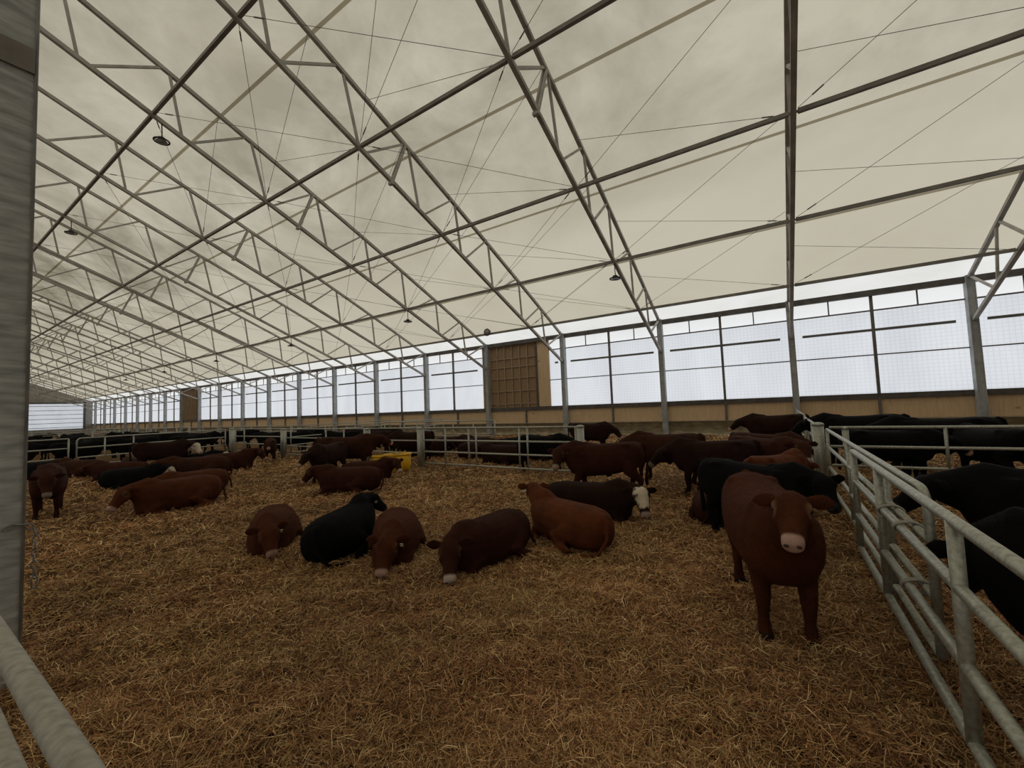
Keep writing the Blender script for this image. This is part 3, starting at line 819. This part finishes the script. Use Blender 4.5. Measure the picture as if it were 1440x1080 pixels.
    md = tmp.modifiers.new('r', 'REMESH'); md.mode = 'VOXEL'; md.voxel_size = vox; md.use_smooth_shade = True
    sm = tmp.modifiers.new('s', 'SMOOTH'); sm.factor = .5; sm.iterations = max(2, int(.13 / vox))
    dg = bpy.context.evaluated_depsgraph_get()
    me = bpy.data.meshes.new_from_object(tmp.evaluated_get(dg))
    old = tmp.data; bpy.data.objects.remove(tmp); bpy.data.meshes.remove(old)
    me.polygons.foreach_set('use_smooth', np.ones(len(me.polygons), bool))
    # coat pattern
    n = len(me.vertices); co = np.empty(n * 3, np.float32); me.vertices.foreach_get('co', co); co = co.reshape(-1, 3).astype(float)
    base_c = np.array(COATS[coat]); col = np.tile(base_c, (n, 1))
    rel = (co - poll) / hs; sF, sL, sU = rel @ F, rel @ Lf, rel @ U
    def blend(mask, c):
        nonlocal col
        col = col * (1 - mask[:, None]) + np.array(c) * mask[:, None]
    ss = lambda a, e, x: np.clip((x - a) / (e - a), 0, 1) ** 2 * (3 - 2 * np.clip((x - a) / (e - a), 0, 1))
    inh = (np.abs(sL) < .2) & (sF > -.2) & (sF < .52) & (np.abs(sU) < .25)
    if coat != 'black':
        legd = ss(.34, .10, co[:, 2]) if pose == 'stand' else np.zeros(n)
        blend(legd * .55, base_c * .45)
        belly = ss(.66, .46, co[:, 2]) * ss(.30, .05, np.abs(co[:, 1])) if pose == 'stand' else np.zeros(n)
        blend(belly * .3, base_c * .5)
    if muzzle is not None:
        mz = ss(.345, .385, sF - .25 * (sU + .06)) * inh
        blend(mz, muzzle)
        if coat in ('red', 'bright', 'mahogany'):
            for s in (-1, 1):
                dd = np.sqrt((sF - .10) ** 2 + (sL - s * .115) ** 2 + (sU - .03) ** 2)
                blend(ss(.075, .045, dd) * inh * (.45 if hs < .9 else .15), (.35, .22, .13))
    if white == 'face':
        wob = .02 * np.sin(sL * 60) + .015 * np.sin(sF * 50 + 2)
        mk = ss(-.04, -.01, sF + wob) * ss(.33, .29, sF + wob) * ss(-.03, .01, sU + wob) * ss(.105, .085, np.abs(sL + .02) + wob) * inh
        blend(mk, (.62, .54, .42))
    if white == 'whole':
        mk = ss(.02, .06, sF) * ss(.42, .38, sF) * inh
        blend(mk, (.55, .47, .38))
    if pose == 'stand':
        blend(ss(.085, .06, co[:, 2]), (.018, .014, .012))
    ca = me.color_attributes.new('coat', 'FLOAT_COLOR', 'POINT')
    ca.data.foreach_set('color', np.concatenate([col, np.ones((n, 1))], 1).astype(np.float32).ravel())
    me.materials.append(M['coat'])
    return me, (poll, F, Lf, U, hs)

def add_face(t, hd, detail=1, tags=()):
    poll, F, Lf, U, hs = hd
    for s in (-1, 1):
        b = MB(); b.ball(poll + (F * .105 + Lf * s * .121 + U * .030) * hs, .021 * hs, 6); b.build('eye', M['eye'], t)
        if detail > 1:
            b = MB(); c = poll + (F * .452 + Lf * s * .042 - U * .040) * hs
            mt = Matrix((Vector(F), Vector(Lf), Vector(U))).transposed()
            b.ball((0, 0, 0), (.012 * hs, .020 * hs, .013 * hs), 6)
            b.v = [tuple(mt @ Vector(p) + Vector(c)) for p in b.v]
            b.build('nostril', M['nostril'], t)
    for s, mat in tags:
        c = poll + (Lf * s * .17 + F * .035 - U * .02) * hs
        b = MB(); mt = Matrix((Vector(F), Vector(Lf), Vector(U))).transposed()
        b.box(c, (.012, .045, .058), mt); b.box(c + F * .01, (.02, .012, .012), mt)
        b.build('ear_tag', M[mat], t)

def add_hair(body, n, seed, L=.026, skip=None):
    me = body.data; me.calc_loop_triangles(); g = np.random.default_rng(seed)
    nv = len(me.vertices); co = np.empty(nv * 3, np.float32); me.vertices.foreach_get('co', co); co = co.reshape(-1, 3).astype(float)
    no = np.empty(nv * 3, np.float32); me.vertices.foreach_get('normal', no); no = no.reshape(-1, 3).astype(float)
    cl = np.empty(nv * 4, np.float32); me.color_attributes['coat'].data.foreach_get('color', cl); cl = cl.reshape(-1, 4)[:, :3]
    nt_ = len(me.loop_triangles); tri = np.empty(nt_ * 3, np.int32); me.loop_triangles.foreach_get('vertices', tri); tri = tri.reshape(-1, 3)
    ar = np.linalg.norm(np.cross(co[tri[:, 1]] - co[tri[:, 0]], co[tri[:, 2]] - co[tri[:, 0]]), axis=1)
    ti = tri[g.choice(nt_, n, p=ar / ar.sum())]
    w = g.dirichlet((1, 1, 1), n)
    P = (co[ti] * w[:, :, None]).sum(1); Nn = (no[ti] * w[:, :, None]).sum(1); Cc = (cl[ti] * w[:, :, None]).sum(1)
    ok = (Cc.max(1) < .16) & (P[:, 2] > .07)
    P, Nn, Cc = P[ok], Nn[ok], Cc[ok]; n = len(P)
    Nn /= np.linalg.norm(Nn, axis=1)[:, None] + 1e-9
    wav = np.sin(P[:, 0] * 9 + np.sin(P[:, 2] * 7)) * .35
    flow = np.array([-.8, 0, -.75]) + g.normal(0, .3, (n, 3)); flow[:, 2] += wav
    flow -= Nn * (flow * Nn).sum(1)[:, None]
    flow /= np.linalg.norm(flow, axis=1)[:, None] + 1e-9
    d = flow * .85 + Nn * (.30 + .25 * g.random(n))[:, None]
    d /= np.linalg.norm(d, axis=1)[:, None]
    sd = np.cross(d, Nn); sd /= np.linalg.norm(sd, axis=1)[:, None] + 1e-9
    ln = (L * (.5 + .8 * g.random(n)))[:, None]; wd = .0016
    a = P - Nn * .002
    V = np.stack([a - sd * wd, a + sd * wd, a + d * ln - Nn * .10 * ln], 1).reshape(-1, 3)
    F_ = np.arange(n * 3).reshape(-1, 3)
    hm = bpy.data.meshes.new('hair')
    hm.vertices.add(n * 3); hm.vertices.foreach_set('co', V.astype(np.float32).ravel())
    hm.loops.add(n * 3); hm.loops.foreach_set('vertex_index', F_.astype(np.int32).ravel())
    hm.polygons.add(n); hm.polygons.foreach_set('loop_start', np.arange(0, n * 3, 3, dtype=np.int32)); hm.update(calc_edges=True)
    c = Cc * (.7 + .9 * g.random(n) ** 2)[:, None]
    at = hm.color_attributes.new('coat', 'FLOAT_COLOR', 'POINT')
    at.data.foreach_set('color', np.repeat(np.concatenate([c, np.ones((n, 1))], 1), 3, 0).astype(np.float32).ravel())
    o = link('hair', hm, M['hair'], body); o['kind'] = 'stuff'

def cow(label, x, y, hdg, pose='stand', coat='brown', sc=1.0, cat='cow', tags=(), detail=1, dz=0.0, group=None, name=None, **kw):
    me, hd = cow_mesh(pose, coat, **kw)
    z = g1(x, y) - (.05 if pose == 'lie' else .015) + dz
    t = empty(name or 'cow', (x, y, z), R(hdg)); t.scale = (sc, sc, sc)
    body = link('body', me, None, t)
    add_face(body, hd, detail, tags)
    if detail > 1: add_hair(body, 60000, kw.get('seed', 0))
    tag(t, label, cat, group)
    return t

W1 = ((1, 'tag_white'),); W2 = ((1, 'tag_white'), (-1, 'tag_white')); WR = ((-1, 'tag_white'),)
# --- main pen, standing
cow('red calf standing in the foreground facing the camera by the right-hand gate', -.14, 4.72, -77, 'stand', 'red', 1.06, 'calf', detail=2, vox=.014, neck=(-4, 36, .50), head=(-16, -24), hs=.86, seed=1, step=.02, muzzle=(.50, .33, .27), thin=1.12, name='calf')
cow('black cow standing sideways right behind the foreground red calf', -.32, 7.02, -28, 'stand', 'black', .98, neck=(-4, 4, .36), head=(-44, -32), seed=2, vox=.018, muzzle=(.03, .028, .028), detail=2, step=.06)
cow('reddish-brown cow standing broadside before the end of the middle gate, head turned to camera', -3.33, 8.82, 198, 'stand', 'mahogany', 1.05, neck=(30, 2, .40), head=(80, -38), seed=3, vox=.018, muzzle=(.34, .25, .2), step=.08, tags=W1)
cow('brown cow standing with its head hidden behind the rump of the broadside cow', -2.45, 10.9, 174, 'stand', 'brown', 1.08, neck=(5, -8, .44), head=(5, -45), seed=4, step=.05)
cow('brown cow standing sideways with its head above the yellow tub', -12.55, 8.9, 50, 'stand', 'brown', 1.13, neck=(0, 14, .44), head=(10, -20), seed=5)
cow('dark brown cow standing head-left in front of the cow by the yellow tub', -11.95, 7.75, -66, 'stand', 'dark', .98, neck=(-10, -12, .40), head=(-25, -35), seed=6)
cow('small brown calf standing by the far fence post facing the camera', -20.1, 10.1, -30, 'stand', 'brown', .92, 'calf', neck=(0, 8, .4), head=(0, -35), seed=7, name='calf')
cow('brown cow standing half hidden by the grey column at the left edge', -14.25, 2.22, -12, 'stand', 'mahogany', 1.0, neck=(5, -6, .40), head=(5, -50), seed=8, muzzle=(.25, .2, .17))
cow('black cow standing just behind the bars of the middle gate', -6.35, 11.65, 4, 'stand', 'black', 1.02, neck=(0, 2, .44), head=(0, -30), seed=9, muzzle=(.03, .03, .03))
cow('dark brown cow standing far back near the plywood wall beyond the middle gate', -6.7, 16.6, 5, 'stand', 'dark', 1.08, neck=(0, -15, .44), head=(0, -40), seed=10)
cow('dark cow standing behind the black cow, its brown head lowered to the left', -1.25, 9.95, 186, 'stand', 'dark', 1.03, neck=(5, -14, .44), head=(20, -35), seed=11, muzzle=(.25, .2, .17))
cow('brown cow at the right-hand gate looking at the camera from the bunched group', -.28, 10.6, -42, 'stand', 'mahogany', 1.02, neck=(-6, 14, .42), head=(-35, -32), seed=12, muzzle=(.32, .25, .21), tags=W1)
cow('greyish-brown cow whose back shows behind the bunched group at the gate', -.25, 12.6, -25, 'stand', 'brown', 1.02, neck=(0, -10, .42), head=(0, -35), seed=13)
cow('reddish calf whose rounded rump shows between the black cow and the bunched group', -.02, 8.8, 60, 'stand', 'bright', .93, 'calf', neck=(0, -25, .42), head=(0, -40), seed=14, name='calf')
cow('brown calf lying half hidden behind the hind legs of the black cow', -1.08, 8.05, 100, 'lie', 'mahogany', .72, 'calf', neck=(10, 30, .36), head=(30, -25), seed=15, name='calf')
cow('dark cow standing against the plywood wall left of the right-hand gates', -.05, 18.0, 178, 'stand', 'dark', 1.16, neck=(0, -5, .44), head=(0, -30), seed=16)
# --- main pen, lying
cow('red calf lying curled and facing the camera at the left of the front row', -6.98, 3.52, -32, 'lie', 'red', .92, 'calf', vox=.017, neck=(8, 2, .28), head=(16, -34), hs=1.08, seed=21, tags=W1, detail=2, name='calf', muzzle=(.36, .22, .17), earx=.15)
cow('black cow lying with its back to the camera in the front row', -5.72, 3.98, 116, 'lie', 'black', .95, vox=.017, neck=(-10, 22, .30), head=(-25, -28), seed=22, tags=WR, detail=2, muzzle=(.03, .03, .03), fold=-1)
cow('red calf lying head-down to the right of the lying black cow', -4.78, 4.14, -44, 'lie', 'red', .91, 'calf', vox=.017, neck=(-12, 0, .30), head=(-14, -36), hs=1.10, seed=23, tags=W1, detail=2, name='calf')
cow('dark red cow lying in the front row with its muzzle down at left', -3.42, 4.58, -94, 'lie', 'mahogany', .90, vox=.017, neck=(6, -4, .30), head=(44, -38), hs=1.10, seed=24, detail=2, muzzle=(.5, .42, .38))
cow('bright red cow lying with its head raised and turned away from the camera', -2.80, 5.78, 160, 'lie', 'bright', .93, vox=.017, neck=(-8, 36, .42), head=(-36, -22), seed=25, tags=W2, fold=1)
cow('dark red cow with a white blaze face lying behind the bright red one', -2.95, 7.1, 4, 'lie', 'dark', 1.02, vox=.017, neck=(-12, 8, .42), head=(-62, -42), seed=26, white='face', detail=2, muzzle=(.36, .27, .23), fold=-1)
cow('brown cow lying stretched out sideways at left, head at its left end', -12.0, 3.9, -80, 'lie', 'red', 1.08, neck=(0, 10, .36), head=(8, -38), seed=27, vox=.02)
cow('red cow lying mostly hidden behind the stretched-out brown cow', -13.5, 4.75, -80, 'lie', 'red', 1.0, neck=(0, 5, .4), head=(0, -30), seed=28)
cow('dark red cow lying in front of the pair standing by the yellow tub', -9.65, 6.85, 220, 'lie', 'mahogany', .98, neck=(0, 18, .42), head=(0, -40), seed=29, vox=.02)
cow('dark red cow lying in front of the yellow tub looking at the camera', -10.75, 8.35, 35, 'lie', 'mahogany', .95, neck=(-10, 15, .42), head=(-50, -35), seed=30, muzzle=(.55, .47, .42))
cow('dark brown cow with a pale face standing among the lying group at left', -20.6, 6.25, 62, 'stand', 'dark', 1.08, neck=(-8, 0, .42), head=(-40, -40), seed=31, white='whole')
cow('red cow lying in front of the standing pale-faced one at left', -20.0, 4.8, 230, 'lie', 'mahogany', 1.0, neck=(5, 5, .42), head=(10, -30), seed=32)
cow('black cow lying at the front of the far left group', -17.6, 4.6, 60, 'lie', 'black', .95, neck=(0, 5, .42), head=(-20, -40), seed=33, white='whole', muzzle=(.3, .27, .25))
cow('brown cow lying stretched along the front of the far left group', -17.3, 6.15, -105, 'lie', 'brown', 1.15, neck=(10, 8, .42), head=(20, -35), seed=34)
cow('brown cow lying at the right end of the far left group', -18.5, 7.7, 66, 'lie', 'mahogany', 1.12, neck=(0, 20, .42), head=(-30, -40), seed=35)
cow('black cow with a white face lying inside the far left group', -20.4, 7.3, 62, 'lie', 'black', 1.05, neck=(-5, 10, .42), head=(-45, -35), seed=36, white='whole', muzzle=(.3, .25, .22))
cow('brown cow lying by the rounded end of the left gate', -23.3, 4.45, 215, 'lie', 'brown', 1.05, neck=(0, 15, .42), head=(0, -40), seed=37)
cow('black cow lying beside the grey column at far left', -24.2, 3.3, 240, 'lie', 'black', 1.05, neck=(0, 5, .42), head=(0, -35), seed=38)
cow('brown-faced cow lying behind the red one in the far left group', -22.3, 5.7, -25, 'lie', 'brown', 1.0, neck=(0, 5, .42), head=(0, -40), seed=39)
# --- right pen
cow('black cow standing close behind the nearest gate at the right edge', 1.85, 3.68, 160, 'stand', 'black', 1.08, neck=(-62, -26, .36), head=(-62, -36), seed=41, vox=.018, detail=2, muzzle=(.035, .02, .018))
cow('big black cow standing behind the two overlapping right-hand gates', 2.45, 6.35, 176, 'stand', 'black', 1.08, neck=(0, 0, .44), head=(15, -30), seed=42, vox=.018, muzzle=(.06, .05, .05))
cow('black cow standing directly behind the cross rails on the right', 2.15, 12.6, 8, 'stand', 'black', 1.06, neck=(0, -10, .44), head=(0, -30), seed=43)
cow('black cow at the back of the right pen near the wall, left of two', 1.95, 15.4, 175, 'stand', 'black', 1.26, neck=(0, -5, .44), head=(0, -30), seed=44)
cow('black cow at the back of the right pen near the wall, right of two', 3.3, 14.1, 178, 'stand', 'black', 1.26, neck=(0, -8, .44), head=(0, -30), seed=45)
cow('dark cow behind the cross rails at the right edge, seen from behind', 3.85, 12.95, 105, 'stand', 'black', 1.08, neck=(0, -15, .44), head=(0, -35), seed=46, thin=1.15)
cow('black cow farthest right behind the cross rails', 5.0, 12.7, 75, 'stand', 'black', 1.1, neck=(0, -5, .44), head=(0, -30), seed=47)

# --- far pens: copies of a few animals (a body only, too small to show parts)
far = {}
for key, kw in dict(bs=dict(pose='stand', coat='black', neck=(0, -12, .44), head=(0, -35), seed=51, vox=.032, muzzle=None), bs2=dict(pose='stand', coat='black', neck=(12, 10, .44), head=(30, -30), seed=52, vox=.032, muzzle=None, step=.07),
                    bl=dict(pose='lie', coat='black', neck=(0, 15, .42), head=(-30, -35), seed=53, vox=.032, muzzle=None), rl=dict(pose='lie', coat='dark', neck=(0, 12, .42), head=(30, -35), seed=54, vox=.032, muzzle=(.2, .16, .13)),
                    rs=dict(pose='stand', coat='dark', neck=(0, -10, .44), head=(0, -35), seed=55, vox=.032)).items():
    far[key] = cow_mesh(**kw)[0]
def farcow(key, x, y, hdg, label, group, sc=1.08):
    z = g1(x, y) - (.05 if key in ('bl', 'rl') else .015)
    o = link('cow', far[key], None, None, (x, y, z)); o.rotation_euler = (0, 0, R(hdg)); o.scale = (sc, sc, sc)
    tag(o, label, 'cow', group)
g = random.Random(12)
L1 = [(-27.9, 9.6, 80), (-28.1, 7.4, -95), (-29.6, 10.4, 200), (-28.6, 5.4, 70), (-30.3, 8.3, 20), (-28.2, 3.2, 100), (-30.6, 5.9, 150), (-31.5, 11.6, 60), (-30.2, 13.2, 75), (-33.5, 7.3, 60), (-32.8, 3.6, 45), (-34, 9.8, 50)]
L1.sort(key=lambda p: -math.atan2(p[0], p[1]))
for i, (x, y, h) in enumerate(L1):
    farcow('bs' if i % 2 else 'bs2', x, y, h, 'black cow standing behind the left pipe gates, %s from the corner post' % ORD[i + 1], 'black cattle behind the left gates')
L2 = [(-37, 6), (-39, 9), (-38, 12.5), (-41, 5), (-43, 8), (-42, 11.5), (-49, 5.5), (-51, 9), (-50, 12), (-54, 7), (-56, 10.5), (-58, 5), (-65, 6), (-67, 10), (-70, 8)]
for x, y in L2:
    farcow('bs' if g.random() < .5 else 'bs2', x, y, g.uniform(0, 360), 'tiny black cow standing in the farthest pens at left', 'black cattle in the farthest pens')
L3 = [(-22.3, 12.5, 30, 'bs'), (-24.2, 12.2, 200, 'bs2'), (-23.2, 14.0, 20, 'bs'), (-17.9, 12.4, 220, 'bs'), (-16.4, 13.3, 30, 'bs2'), (-18.8, 14.4, 60, 'rs'), (-15.2, 12.3, 190, 'rs')]
L3.sort(key=lambda p: math.atan2(p[0], p[1]))
for i, (x, y, h, k) in enumerate(L3):
    farcow(k, x, y, h, '%s cow standing behind bars left of the yellow tub, %s from the left' % ('black' if k != 'rs' else 'dark brown', ORD[i + 1]), 'cattle behind the bars left of the tub')
L4 = [(-10.6, 13.9, 30, 'rl'), (-11.9, 15.2, 210, 'rl'), (-9.1, 14.3, 200, 'rl'), (-8.5, 15.9, 20, 'rl'), (-10.2, 16.3, 40, 'bl'), (-7.4, 14.2, 35, 'rl'), (-13.2, 13.4, 30, 'rl'), (-12.7, 12.0, 200, 'rs'), (-8.7, 12.7, 190, 'rl'), (-6.1, 13.6, 200, 'bl'), (-14.0, 16.0, 30, 'rl')]
L4.sort(key=lambda p: math.atan2(p[0], p[1]))
for i, (x, y, h, k) in enumerate(L4):
    farcow(k, x, y, h, '%s cow %s behind the middle gate, %s from the left post' % ('black' if k == 'bl' else 'dark brown', 'standing' if k == 'rs' else 'lying', ORD[i + 1]), 'cattle in the pen behind the middle gate')

# ------------------------------------------------------------------ daylight
w = bpy.data.worlds.new('overcast_sky'); scene.world = w; w.use_nodes = True
bg = w.node_tree.nodes['Background']; bg.inputs[0].default_value = (.96, .98, 1.0, 1); bg.inputs[1].default_value = 1.0

# ------------------------------------------------------------------ camera
f_px, yaw, pitch, roll = 573.75, .5686, .0574, -.0392
wv = Vector((-math.sin(yaw) * math.cos(pitch), math.cos(yaw) * math.cos(pitch), math.sin(pitch)))
rv = Vector((math.cos(yaw), math.sin(yaw), 0)); uv = rv.cross(wv)
r2 = math.cos(roll) * rv + math.sin(roll) * uv; u2 = -math.sin(roll) * rv + math.cos(roll) * uv
cam = bpy.data.cameras.new('camera'); co = bpy.data.objects.new('camera', cam); COL.objects.link(co)
m3 = Matrix((r2, u2, -wv)).transposed().to_4x4(); m3.translation = (0, 0, 2.05)
co.matrix_world = m3
cam.sensor_fit = 'HORIZONTAL'; cam.sensor_width = 36; cam.lens = 36 * f_px / 1440; cam.clip_end = 400; cam.clip_start = .02
scene.camera = co

vs = scene.view_settings
vs.view_transform = 'Standard'; vs.look = 'None'; vs.exposure = 0.0; vs.gamma = 1.0; vs.use_curve_mapping = False
cy = scene.cycles
cy.max_bounces = 6; cy.diffuse_bounces = 4; cy.glossy_bounces = 2; cy.transmission_bounces = 4; cy.transparent_max_bounces = 4
cy.caustics_reflective = False; cy.caustics_refractive = False
